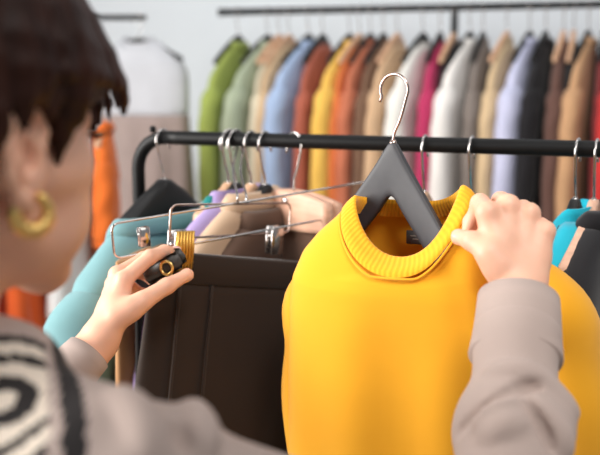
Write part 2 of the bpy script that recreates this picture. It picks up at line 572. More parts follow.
# (photo x of the hook, name, colour, what it is, hanger colour, length, sleeve, shoulder, depth, facing offset in degrees)
rear_list = [
    (238, 'shirt', (152, 166, 84), 'lime green shirt at the left end of the rear rack', 'black', .80, .52, .20, .036, 6),
    (268, 'shirt', (160, 170, 146), 'sage green shirt, second garment from the left on the rear rack', 'black', .82, .52, .20, .040, 10),
    (279, 'blouse', (206, 196, 172), 'thin cream blouse between the sage shirt and light blue shirt', 'wooden', .74, .45, .185, .020, 4),
    (289, 'blouse', (206, 176, 140), 'thin peach tan blouse tucked behind the light blue shirt', 'wooden', .76, .45, .185, .022, 4),
    (309, 'shirt', (160, 180, 212), 'light blue shirt left of the rust brown top on the rear rack', 'black', .80, .52, .205, .040, 10),
    (323, 'top', (166, 92, 74), 'rust brown top between the light blue shirt and the yellow shirt', 'black', .78, .45, .185, .026, 0),
    (350, 'shirt', (228, 182, 86), 'yellow shirt hanging on the rear rack', 'black', .80, .50, .20, .038, 8),
    (360, 'top', (206, 112, 62), 'bright orange top right of the yellow shirt on the rear rack', 'wooden', .80, .44, .19, .022, 2),
    (371, 'shirt', (184, 108, 80), 'copper coloured shirt right of the orange top', 'black', .80, .48, .195, .030, 2),
    (384, 'jacket', (112, 84, 66), 'brown jacket behind the tall hanger hook on the rear rack', 'black', .82, .50, .195, .030, 0),
    (398, 'cardigan', (200, 166, 132), 'tan cardigan left of the first white blouse on the rear rack', 'wooden', .80, .50, .195, .034, 4),
    (424, 'blouse', (228, 226, 220), 'white blouse left of the magenta top on the rear rack', 'black', .82, .50, .20, .042, 8),
    (441, 'top', (176, 50, 92), 'magenta pink top on the rear rack', 'black', .84, .44, .185, .030, -4),
    (455, 'trousers', (32, 28, 32), 'narrow black top right of the magenta top', 'wooden', .80, .40, .17, .018, -4),
    (471, 'coat', (230, 226, 222), 'white coat between the magenta top and grey taupe jacket', 'black', .86, .54, .20, .040, 8),
    (484, 'jacket', (122, 112, 106), 'grey taupe jacket right of the white coat', 'black', .84, .50, .185, .028, -2),
    (508, 'shirt', (202, 176, 140), 'beige shirt left of the lavender shirt on the rear rack', 'wooden', .84, .50, .185, .030, 4),
    (531, 'shirt', (192, 194, 220), 'lavender shirt on the rear rack', 'black', .84, .52, .20, .042, 8),
    (547, 'coat', (26, 24, 27), 'black coat right of the lavender shirt on the rear rack', 'black', .86, .52, .195, .034, 0),
    (565, 'cardigan', (98, 70, 62), 'dark brown cardigan between two black garments on the rear rack', 'wooden', .84, .50, .185, .030, -2),
    (575, 'top', (24, 22, 24), 'slim black top left of the camel coat', 'wooden', .82, .44, .18, .020, -6),
    (590, 'coat', (192, 150, 112), 'camel coat left of the red shirt on the rear rack', 'black', .88, .52, .195, .036, 4),
    (606, 'top', (120, 34, 36), 'dark red top between the camel coat and bright red shirt', 'black', .80, .44, .185, .022, -4),
    (622, 'shirt', (200, 50, 48), 'bright red shirt at the right edge of the rear rack', 'black', .82, .50, .20, .038, 4),
]
PHI = math.radians(-115)
for i, (px, nm, rgb, lab, hk, L, slv, sh, dep, yw) in enumerate(rear_list):
    if nm == 'trousers': nm = 'top'
    loc = on_rail(RA, RD, RZ, px, 0.0125, 0.062)
    rz = PHI + math.radians(yw) * -1 * 0.8 + math.radians(random.Random(i).uniform(-3, 3))
    short = lab.split(' on the rear')[0].split(' at the ')[0].split(' between ')[0].split(' behind ')[0].split(' right of')[0].split(' left of')[0].split(' tucked')[0].split(',')[0].split(' hanging')[0]
    add_hanger('clothes_hanger', hk + ' hanger inside the ' + short + ' on the rear rack', loc, rz, M_BLACKH if hk == 'black' else M_WOODH, M_CHROME,
               0.145, 0.105, 'hangers on the rear rack', stem=0.062, t0=0.018, t1=0.014, h0=0.056)
    fm = fabric(nm + '_cloth_%d' % i, rgb, 0.88, 0.08)
    garment(nm, lab, 'clothing' if nm == 'top' else nm, (loc[0], loc[1], loc[2] - 0.042), rz, fm, L, sh, dep, 0.125, 0.98, 0.0045 if dep > .025 else .002, slv, i + 3, REAR_GROUP,
            na=0.050, nb=0.020 if dep > .025 else .014, scoop=0.035, collar=0.022 if nm in ('shirt', 'coat', 'jacket') else 0.01, fold=nm in ('shirt', 'coat', 'jacket') and dep > .03,
            r0=min(0.058, dep * 1.35), r1=min(0.044, dep * 1.1), out=0.018, placket=M_BUTTON if nm in ('shirt', 'coat') and dep > .034 else None, wr=0.003)

# ------------------------------------------------------------------ far left rack garments
left_list = [
    (158, 'dress', (212, 212, 214), 'pale grey dress with taupe skirt hanging at the far left rail end', 20, 'grey'),
]
loc = on_rail(LA, LD, LZ, 138, 0.010, 0.048)
add_hanger('clothes_hanger', 'black hanger inside the pale grey dress by the far left rail end', loc, math.radians(-10), M_BLACKH, M_CHROME, 0.17, 0.075, stem=0.048)
dr = garment('dress', 'pale grey and taupe dress on the far left rack beyond the hair', 'dress', (loc[0], loc[1], loc[2] - 0.004), math.radians(-10), fabric('pale_grey_cloth', (192, 194, 200)), 0.40, 0.185, 0.06, 0.10, 0.95, 0.006, 0.0, 91,
             na=0.06, nb=0.03, collar=0.012)
mt = fabric('taupe_cloth', (158, 142, 137))
m = MB(); rr = []
for h in np.linspace(0.27, 1.05, 30):
    x, y = sell(0.18 + 0.06 * (h - .2), 0.066 + 0.03 * (h - .2), 2.4, 56)
    y = y + 0.010 * np.sin(x * 60) * min(1, (h - .2) * 4)
    rr.append(np.stack([x, y, np.full(56, -h)], 1))
m.loft(rr).build('skirt', mt, dr, solid=0.003)

lrack = [
    # px, D, z neck, colour, label, yaw
    (88, 'shirt', (224, 104, 40), 'bright orange shirt on the left rack just beyond the cheek', 2.45, 1.43, -75, .26, .19, .05, .10),
    (74, 'blouse', (226, 226, 228), 'white blouse between two orange garments behind the cheek', 2.25, 1.44, -70, .8, .19, .05, .5),
]
# a fourth, lower rack runs towards the left wall behind the woman
KZ = 1.545
KA = W(108, 110, 2.6)[:2]; KB = W(-160, 110, 2.15)[:2]
KD = (KB - KA) / np.linalg.norm(KB - KA)
low = thing('clothes_rack', 'low rack behind the face holding orange and white garments', 'clothes rack', (0, 0, 0))
MB().tube([(*(KA + KD * s), KZ) for s in (-0.01, 0.3, 0.6, 1.0)], 0.0105, 16).build('rail', M_BLACK_METAL, low)
for s in (0.28, 0.95):
    p = KA + KD * s
    MB().tube([(*p, 0.03), (*p, 1.0), (*p, KZ)], 0.0105, 14).build('post', M_BLACK_METAL, low)
    rack_base(low, p[0], p[1], KD, M_BLACK_METAL)
for s, nm, rgb, lab, L, slv, yaw, sh in (
        (0.02, 'shirt', (226, 112, 44), 'orange shirt at the near end of the low rack, beside the cheek', .45, .20, -80, .14),
        (0.10, 'blouse', (232, 232, 232), 'white blouse next to the orange shirt on the low rack', .85, .4, -100, .17),
        (0.20, 'shirt', (222, 96, 42), 'orange red shirt under the jaw on the low rack', .85, .45, -105, .18),
        (0.32, 'shirt', (196, 70, 44), 'brick red shirt behind the neck on the low rack', .85, .45, -105, .18)):
    p = np.array([*(KA + KD * s), KZ + 0.0105 + 0.0019 - HOOK_R - HOOK_CZ])
    rz = math.radians(yaw)
    add_hanger('clothes_hanger', 'wooden hanger inside the ' + lab.split(' shirt')[0].split(' blouse')[0] + ' ' + nm + ' on the low rack', p, rz, M_WOODH, M_CHROME, sh - 0.02, 0.05)
    garment(nm, lab, nm, (p[0], p[1], p[2] - .004), rz, fabric('low_rack_%s_%d' % (nm, int(s * 100)), rgb), L, sh, .042, .075, .98, .005, slv, int(s * 100), 'garments on the low rack', na=.05, nb=.024, collar=.02, fold=True, r0=.05, r1=.04, out=.015)

# ------------------------------------------------------------------ front rack garments
def front_hang(px, yaw, hlabel, hmat, **kw):
    loc = on_rail(FA, FD, FZ, px)
    rz = math.radians(yaw)
    add_hanger('clothes_hanger', hlabel, loc, rz, hmat, M_CHROME, group='hangers on the front rack', **kw)
    return loc, rz


# teal jacket
M_TEAL = fabric('teal_wool', (116, 158, 163), 0.85, 0.06)
loc, rz = front_hang(163, -117, 'broad black hanger inside the teal jacket on the front rack', M_BLACKH, half=0.125, drop=0.080, h0=0.105, h1=0.06, t0=0.032, t1=0.034)
TJ = garment('jacket', 'pale teal jacket hanging at the left end of the front rack', 'jacket', (loc[0], loc[1], loc[2] - 0.062), rz, M_TEAL, 0.70, 0.225, 0.062, 0.085, 1.0, 0.008, 0.55, 21, 'garments on the front rack',
        na=0.125, nb=0.050, scoop=0.06, collar=0.018, fold=True, r0=0.075, r1=0.055, out=0.03)

# garments packed in the middle
mid = [
    (228, 'wood', 'wooden hanger inside the deep teal blouse, first of the row right of the teal jacket', ('blouse', (24, 118, 116), 'deep teal blouse between the pale teal jacket and the lavender blouse', .62, .185, .024, -117), .03),
    (235, 'black', 'black hanger inside the lavender blouse on the front rack', ('blouse', (166, 146, 194), 'lavender blouse on the front rack beside the brass clip', .44, .20, .034, -120), .022),
    (251, 'wood', 'wooden hanger inside the tan coat on the front rack', ('coat', (202, 172, 144), 'tan coat on the front rack right of the lavender blouse', .70, .190, .030, -121), .024),
    (265, 'black', 'black hanger inside the dark brown shirt on the front rack', ('shirt', (92, 70, 58), 'dark brown shirt on the front rack behind the wooden clamp hanger', .62, .17, .024, -119), .05),
]
for px, hm, hl, g, dz in mid:
    yaw = g[6] if g else -116
    loc, rz = front_hang(px, yaw, hl, M_WOODH if hm == 'wood' else M_BLACKH, half=0.075, drop=0.045, h0=0.052, h1=0.034, t0=0.020, t1=0.024)
    if g:
        nm, rgb, lab, L, sh, dep, yw = g
        garment(nm, lab, nm, (loc[0], loc[1], loc[2] - dz), rz, fabric('front_%s_%d' % (nm, px), rgb), L, sh, dep, 0.075, 0.98, 0.004, 0.5 if px != 235 else 0.26, px, 'garments on the front rack', na=.062, nb=.026, scoop=.03,
                collar=.02, fold=nm != 'blouse', r0=dep * 1.4, r1=dep * 1.15, out=.012)


# wooden clamp hanger with brown trousers
def cloth_sheet(root, name, mat, half, L, dep, pleat, seed, flare=1.05, z0=0.0, rows=36, N=64, k=1.0):
    rr = []
    rnd = random.Random(seed); ph = rnd.uniform(0, 6)
    for h in np.linspace(0, L, rows):
        u = h / L
        x, y = sell(half * (1 + (flare - 1) * u), dep * (0.35 + 0.65 * min(1, u * 3)), 2.6, N)
        y = y + pleat * min(1, u * 2.5) * (np.sin(x * 42 * k + ph) + 0.5 * np.sin(x * 90 * k + 2 * ph + 3 * u))
        rr.append(np.stack([x, y, np.full(N, z0 - h)], 1))
    return MB().loft(rr).build(name, mat, root, solid=0.0025)


loc = on_rail(FA, FD, FZ, 294)
rz = math.radians(-50)
cl = thing('clamp_hanger', 'pale wooden clamp hanger gripping brown trousers, left of the yellow sweater', 'hanger', loc, rz, 'hangers on the front rack')
pts, cz = hook_pts()
MB().tube(spline(pts, 60), 0.0019, 10).build('hook', M_CHROME, cl)
for sgn in (-1, 1):
    m = MB(); rg = []
    for x in np.linspace(-0.095, 0.095, 17):
        u = abs(x) / 0.095
        zt = -0.002 - 0.012 * u ** 2; zb = -0.066 + 0.006 * u ** 2
        y, z = sell(0.008, (zt - zb) / 2, 4, 16)
        rg.append(np.stack([np.full(16, x), y + sgn * 0.0095, z + (zt + zb) / 2], 1))
    m.loft(rg, True, True, True).build('clamp_jaw', M_WOODP, cl)
MB().box((0, 0, -0.018), (0.012, 0.044, 0.010), bev=0.002).build('clamp_catch', M_CHROME, cl)
tr = thing('trousers', 'brown trousers hanging from the pale wooden clamp hanger', 'trousers', (loc[0], loc[1], loc[2] - 0.06), rz, 'garments on the front rack')
cloth_sheet(tr, 'leg', fabric('brown_twill', (104, 78, 64)), 0.10, 0.9, 0.014, 0.003, 5, 1.1)


# metal clip hangers
def loop_pts(half, h, r=0.010):
    pts = []
    for cx, cz, a0 in ((half - r, -r, 90), (half - r, -h + r, 0), (-half + r, -h + r, -90), (-half + r, -r, -180)):
        for a in np.linspace(a0, a0 - 90, 6):
            t = math.radians(a)
            pts.append((cx + r * math.cos(t), 0, cz + r * math.sin(t)))
    return pts


def clip(root, name, x, z, mat, side_mat, s=1.0, ribs=True, yw=0.0):
    e = MB()
    w, hh = 0.024 * s, 0.042 * s
    for sg in (-1, 1):
        e.box((x, sg * 0.006 * s, z), (w, 0.0035 * s, hh), bev=0.001)
    c = e.build(name, side_mat, root)
    if ribs:
        r = MB()
        for k in range(6):
            xx = x - w / 2 + (k + 0.5) * w / 6
            r.tube([(xx, -0.009 * s, z + hh / 2), (xx, -0.0095 * s, z), (xx, -0.008 * s, z - hh / 2)], 0.0019 * s, 8)
        for zz in (-0.3, -0.1, 0.1, 0.3):
            r.tube([(x - w / 2, -0.0085 * s, z + zz * hh), (x + w / 2, -0.0085 * s, z + zz * hh)], 0.0016 * s, 8)
        r.build('ribbed_face', mat, c)
    MB().tube([(x - w * 0.55, 0, z + hh * 0.15), (x + w * 0.55, 0, z + hh * 0.15)], 0.0042 * s, 12).build('spring', M_CHROME, c)
    return c


def orient(A, B):
    """root matrix whose x runs from A to B"""
    A, B = np.array(A), np.array(B)
    x = B - A; L = np.linalg.norm(x); x /= L
    z = np.array([0, 0, 1.0]); z = z - x * np.dot(z, x); z /= np.linalg.norm(z)
    y = np.cross(z, x)
    Mx = Matrix(((x[0], y[0], z[0], (A[0] + B[0]) / 2), (x[1], y[1], z[1], (A[1] + B[1]) / 2), (x[2], y[2], z[2], (A[2] + B[2]) / 2), (0, 0, 0, 1)))
    return Mx, L


# hanger B: carries the skirt, hooked on the rail
Bn, Bf = W(171, 205, 1.10), W(291, 203, 1.26)
MB_, LB = orient(Bn, Bf)
hb = thing('clip_hanger', 'steel clip hanger with brass clip holding the dark brown skirt', 'hanger', (0, 0, 0), 0, 'hangers on the front rack')
hb.matrix_world = MB_
MB().tube(loop_pts(LB / 2, 0.045), 0.0017, 10, closed=True).build('wire_loop', M_ROSE, hb)
bc = np.array(MB_.inverted() @ Vector((*rail_px(FA, FD, FZ, 236)[0],)))
h0_ = np.array(MB_.inverted() @ Vector(W(244, 204, 1.197)))
hk = [(h0_[0], 0, 0), (h0_[0], 0, 0.012), (h0_[0] * .5 + bc[0] * 0.5, bc[1] * 0.5, bc[2] * 0.5), (bc[0] + 0.017, bc[1], bc[2] - 0.006), (bc[0] + 0.010, bc[1], bc[2] + 0.012), (bc[0] - 0.005, bc[1], bc[2] + 0.014), (bc[0] - 0.0165, bc[1], bc[2] - 0.001), (bc[0] - 0.0165, bc[1], bc[2] - 0.016)]
MB().tube(spline(hk, 50), 0.0017, 10).build('hook', M_CHROME, hb)
cp = np.array(MB_.inverted() @ Vector(W(189, 252, 1.102)))
clip(hb, 'brass_clip', cp[0] + .002, cp[2], M_BRASS, M_CHROME, 1.25)
clip(hb, 'steel_clip', LB / 2 - 0.03, -0.055, M_CHROME, M_CHROME, 1.0, ribs=False)

# skirt
Sn, Sf = W(155, 254, 1.10), W(322, 266, 1.27)
MS, LS = orient(Sn, Sf)
sk = thing('skirt', 'dark brown skirt clipped under the brass clip, left of the yellow sweater', 'skirt', (0, 0, 0), 0, 'garments on the front rack')
sk.matrix_world = MS
M_BROWN = fabric('dark_brown_suiting', (46, 34, 27), 0.8, 0.08, 700, 0.2)
cloth_sheet(sk, 'panel', M_BROWN, LS / 2, 0.66, 0.024, 0.0035, 11, 1.0, -0.03)
wb = MB(); rg = []
for dz, dd in ((0.004, 0.0105), (0.002, 0.0125), (-0.018, 0.0132), (-0.035, 0.0132), (-0.037, 0.010)):
    x, y = sell(LS / 2 + (0.001 if dd > .011 else 0), dd, 2.6, 64)
    rg.append(np.stack([x, y, np.full(64, dz)], 1))
wb.loft(rg, True, True, True).build('waistband', M_BROWN, sk)
for xx in (-0.105, -0.055):
    MB().tube(spline([(xx, -0.013, -0.036), (xx + 0.002, -0.026, -0.2), (xx + 0.006, -0.030, -0.4), (xx + 0.01, -0.028, -0.62)], 20), 0.0022, 8).build('seam', M_BROWN, sk)

# hanger A: held crosswise in front of the rack
An, Af = W(111, 224, 1.07), W(372, 181, 1.30)
MA, LA_ = orient(An, Af)
ha = thing('clip_hanger', 'long steel wire clip hanger pulled forward above the left hand', 'hanger', (0, 0, 0), 0, 'hangers on the front rack')
ha.matrix_world = MA
MB().tube(loop_pts(LA_ / 2, 0.046), 0.0017, 10, closed=True).build('wire_loop', M_CHROME, ha)
cp = np.array(MA.inverted() @ Vector(W(149, 240, 1.085)))
clip(ha, 'steel_clip', cp[0], cp[2] + 0.002, M_CHROME, M_CHROME, 0.62, ribs=False)
bc = np.array(MA.inverted() @ Vector((*rail_px(FA, FD, FZ, 229)[0],)))
h0_ = np.array(MA.inverted() @ Vector(W(236, 203, 1.175)))
hk = [(h0_[0], 0, 0), (h0_[0], 0, 0.012), (h0_[0] * .5 + bc[0] * 0.5, bc[1] * 0.5, bc[2] * 0.5), (bc[0] + 0.017, bc[1], bc[2] - 0.006), (bc[0] + 0.010, bc[1], bc[2] + 0.012), (bc[0] - 0.005, bc[1], bc[2] + 0.014), (bc[0] - 0.0165, bc[1], bc[2] - 0.001), (bc[0] - 0.0165, bc[1], bc[2] - 0.016)]
MB().tube(spline(hk, 50), 0.0017, 10).build('hook', M_CHROME, ha)

# dark padded clip pinched in the fingers
M_RUBBER = plain('dark_rubber', (58, 54, 50), 0.45)
cd = thing('hanger_clip', 'dark padded clip with a gold ring pinched by the left hand', 'clip', W(165, 267, 1.078), math.radians(-20))
cd.scale = (1.3, 1.2, 1.3)
Rm = np.array(Matrix.Rotation(math.radians(35), 3, 'Y').transposed())
for k, (dy, tilt) in enumerate(((-0.006, 28), (0.006, 40))):
    R_ = np.array(Matrix.Rotation(math.radians(-tilt), 3, 'Y'))
    MB().box((0.0, dy, 0), (0.046, 0.009, 0.017), R_, 0.004).build('clip_jaw', M_RUBBER, cd)
MB().tube([(0.008 + 0.0065 * math.cos(t), -0.012, 0.002 + 0.0065 * math.sin(t)) for t in np.linspace(0, 2 * math.pi, 24, endpoint=False)], 0.0016, 8, closed=True).build('ring', M_GOLD, cd)

# camel coat low behind the left hand
loc = on_rail(FA, FD, FZ, 205)
Cn, Cf = W(117, 262, 1.17), W(185, 232, 1.46)
MC, LC = orient(Cn, Cf)
ct_ = thing('trousers', 'camel trousers folded below the left hand, between teal jacket and dark skirt', 'trousers', (0, 0, 0), 0, 'garments on the front rack')
ct_.matrix_world = MC
cloth_sheet(ct_, 'leg', fabric('camel_twill', (196, 148, 104)), LC / 2, 0.62, 0.016, 0.003, 8, 1.0)
Kn, Kf = W(136, 262, 1.17), W(196, 236, 1.44)
MK, LK = orient(Kn, Kf)
bk = thing('skirt', 'black skirt squeezed between the camel trousers and the dark brown skirt', 'skirt', (0, 0, 0), 0, 'garments on the front rack')
bk.matrix_world = MK
cloth_sheet(bk, 'panel', fabric('black_crepe', (30, 27, 27)), LK / 2, 0.55, 0.012, 0.003, 9, 1.0)
# right-hand end of the front rack
rlist = [
    (425, 'shirt', (120, 112, 104), 'grey shirt mostly hidden behind the yellow sweater', -112, M_WOODH, 'wooden hanger hidden behind the charcoal hanger', .6, .18),
    (472, 'top', (70, 64, 66), 'dark grey top hidden behind the right hand and yellow sweater', -114, M_BLACKH, 'thin dark hanger between the charcoal hanger and the right hand', .6, .175),
    (578, 'blouse', (30, 176, 200), 'turquoise blouse right of the right hand', -118, M_BLACKH, 'black hanger inside the turquoise blouse', .30, .165),
    (597, 'jacket', (34, 33, 36), 'black jacket at the right edge of the front rack', -116, M_WOODP, 'pale wooden hanger inside the black jacket at the right edge', .75, .20),
]
for px, nm, rgb, lab, yaw, hm, hl, L, sh in rlist:
    loc, rz = front_hang(px, yaw, hl, hm, half=sh - 0.055, drop=0.075, h0=0.05, h1=0.024, t0=0.016, t1=0.026)
    dz = 0.02
    if px in (425, 472): dz = 0.09
    garment(nm, lab, 'clothing' if nm == 'top' else nm, (loc[0], loc[1], loc[2] - dz), rz, fabric('right_%s_%d' % (nm, px), rgb), L, sh, .034, .07, .98, .004, .35, px, 'garments on the front rack', na=.058, nb=.026, scoop=.03, collar=.018,
            fold=nm == 'jacket', r0=.045, r1=.038, out=.012)

# ------------------------------------------------------------------ the yellow sweater on its lifted hanger
HP = W(393, 146, 0.995)
SYAW = math.radians(-20)
sh_root = add_hanger('clothes_hanger', 'charcoal grey hanger lifted off the rail, inside the yellow sweater', HP, SYAW, M_GREYH, M_ROSE, half=0.100, drop=0.142, h0=0.066, h1=0.052, t0=0.012, t1=0.013, stem=0.044, power=0.9)
sh_root.rotation_euler = (0, 0, math.radians(-36))

M_YEL = fabric('yellow_sweatshirt_jersey', (253, 180, 36), 0.92, 0.05, 900, 0.18, 0.25)
def translucent(m, rgb, fac):
    nt = m.node_tree; b = nt.nodes['Principled BSDF']; o = nt.nodes['Material Output']
    t = nt.nodes.new('ShaderNodeBsdfTranslucent'); t.inputs[0].default_value = lin(rgb)
    mx = nt.nodes.new('ShaderNodeMixShader'); mx.inputs[0].default_value = fac
    nt.links.new(b.outputs[0], mx.inputs[1]); nt.links.new(t.outputs[0], mx.inputs[2]); nt.links.new(mx.outputs[0], o.inputs[0])


translucent(M_YEL, (255, 170, 40), 0.12)
M_RIB = ribbed('yellow_rib_knit', (252, 178, 40), 84, strength=0.2)
SP = W(407, 214, 0.985)
sw = thing('sweater', 'yellow crew neck sweater on the charcoal hanger, pinched by the right hand', 'sweater', SP, SYAW)
rr = []
NW = 96
na, nb, scoop = 0.078, 0.054, 0.062
keys = [  # h, halfwidth left, halfwidth right, depth, n
    (0.0, .078, .078, .054, 2.1), (.010, .088, .092, .058, 2.2), (.028, .108, .122, .060, 2.3), (.050, .126, .150, .063, 2.4), (.080, .138, .176, .066, 2.5),
    (.12, .142, .188, .068, 2.5), (.2, .143, .188, .068, 2.5), (.35, .142, .186, .066, 2.4), (.55, .140, .182, .064, 2.4), (.60, .134, .172, .058, 2.4)]
H = [k[0] for k in keys]
hv = np.concatenate([np.linspace(0, 0.12, 26)[:-1], np.linspace(.12, .60, 40)])
for h in hv:
    al, ar, b, n = [np.interp(h, H, [k[i] for k in keys]) for i in (1, 2, 3, 4)]
    x, y = sell(1.0, b, n, NW)
    x = np.where(x < 0, x * al, x * ar)
    w = max(0.0, 1 - h / 0.10)
    z = np.full(NW, -h)
    z = z - np.where(y < 0, scoop * w ** 1.4 * np.clip(-y / nb, 0, 1) ** 1.5, 0)
    # fabric lifted into a ridge where the fingers pinch
    z = z + 0.022 * w * np.exp(-((x - 0.090) / 0.030) ** 2)
    rp = min(1, max(0, (h - 0.06) / 0.2))
    fr = np.where(y < 0, 1.0, 0.5)
    y = y + fr * rp * (0.006 * np.sin(x * 30 + 0.6 + 2 * h) + 0.004 * np.sin(x * 61 + 1.8 - 4 * h))
    # drag line from the pinch
    y = y - fr * 0.008 * np.exp(-((x - 0.075 - 0.25 * h) / 0.014) ** 2) * min(1, h / .05) * max(0, 1 - h / 0.28) * (y < 0)
    rr.append(np.stack([x, y, z], 1))
MB().loft(rr).build('body', M_YEL, sw, solid=0.003)
cr = []
for dr, dz in ((0.0015, -0.001), (0.0010, 0.006), (-0.004, 0.014), (-0.0095, 0.0205), (-0.0135, 0.0245), (-0.0165, 0.024), (-0.0165, 0.016), (-0.012, 0.006), (-0.008, -0.002)):
    x, y = sell(na + dr, nb + dr, 2.1, NW)
    f = np.clip(-y / (nb + dr), 0, 1) ** 1.5 * (y < 0)
    z = -scoop * f + dz * (0.80 - 0.05 * f) - 0.012 * np.clip(y / nb, 0, 1)
    z = z + 0.022 * np.exp(-((x - 0.078) / 0.030) ** 2)
    cr.append(np.stack([x, y - 0.010 * f * (dz < .012), z], 1))
MB().loft(cr).build('collar', M_RIB, sw)
# seam where collar meets body
se = []
x, y = sell(na + 0.0025, nb + 0.0025, 2.1, NW)
f = np.clip(-y / nb, 0, 1) ** 1.5 * (y < 0)
MB().tube([(a, b_ - 0.010 * c, -scoop * c - 0.002 + 0.022 * math.exp(-((a - 0.078) / 0.030) ** 2)) for a, b_, c in zip(x, y, f)], 0.0016, 8, closed=True).build('collar_seam', M_YEL, sw)
# neck label
lb = MB(); lb.box((0.004, nb - 0.008, -0.036), (0.029, 0.0025, 0.017), bev=0.001)
nl = lb.build('neck_label', fabric('grey_label_cloth', (96, 96, 96)), sw)
lm = MB()
lm.box((0.004, nb - 0.0095, -0.034), (0.018, 0.0006, 0.0016)).box((0.004, nb - 0.0095, -0.038), (0.012, 0.0006, 0.0012))
lm.build('label_stitching', plain('pale_thread', (170, 168, 160), 0.8), nl)


def tube_loft(P, R1, R2, N=28, wr=0.003, ph=0.0):
    P = [np.array(p) for p in P]; n = len(P); rg = []
    t = np.arange(N) * 2 * math.pi / N
    for i, p in enumerate(P):
        u = i / (n - 1)
        tg = P[min(i + 1, n - 1)] - P[max(i - 1, 0)]; tg /= np.linalg.norm(tg)
        e2 = np.array([0, 1.0, 0]); e2 -= tg * tg[1]; e2 /= np.linalg.norm(e2)
        e1 = np.cross(e2, tg)
        r1 = np.interp(u, np.linspace(0, 1, len(R1)), R1); r2 = np.interp(u, np.linspace(0, 1, len(R2)), R2)
        w = wr * np.sin(u * 22 + ph + 1.6 * np.sin(t + ph)) * min(1, u * 3)
        rg.append(p + ((r1 + w) * np.cos(t))[:, None] * e1 + ((r2 + w) * np.sin(t))[:, None] * e2)
    return rg


Lp = spline([(-.098, .010, -.078), (-.116, .018, -.12), (-.122, .030, -.22), (-.116, .034, -.40), (-.108, .034, -.56)], 34)
MB().loft(tube_loft(Lp, [.028, .040, .042, .040, .036], [.032, .050, .052, .048, .042], ph=1.0), True, True).build('sleeve', M_YEL, sw, solid=0.003)
Rp = spline([(.120, .004, -.070), (.160, .004, -.105), (.188, .010, -.20), (.210, .014, -.36), (.224, .014, -.54)], 34)
MB().loft(tube_loft(Rp, [.032, .050, .052, .048, .040], [.036, .060, .060, .054, .046], ph=2.2), True, True).build('sleeve', M_YEL, sw, solid=0.003)
MB().tube(spline([(.178, -.060, -.115), (.196, -.040, -.155), (.19, -.058, -.19)], 12), 0.0012, 6).build('shoulder_seam', M_YEL, sw)
for P in (Lp, Rp):
    e = P[-1]
    MB().loft([[(e[0] + r * math.cos(t), e[1] + r * math.sin(t), e[2] + dz) for t in np.arange(28) * 2 * math.pi / 28] for r, dz in ((.042, .005), (.036, -.01), (.034, -.055), (.030, -.056))]).build('cuff', M_RIB, sw)
hx, hy = sell(0.153, 0.058, 2.4, NW, 0.019)
MB().loft([np.stack([hx * s, hy * s, np.full(NW, z)], 1) for s, z in ((1.0, -.595), (0.97, -.61), (.96, -.655), (.93, -.656))]).build('hem_rib', M_RIB, sw)

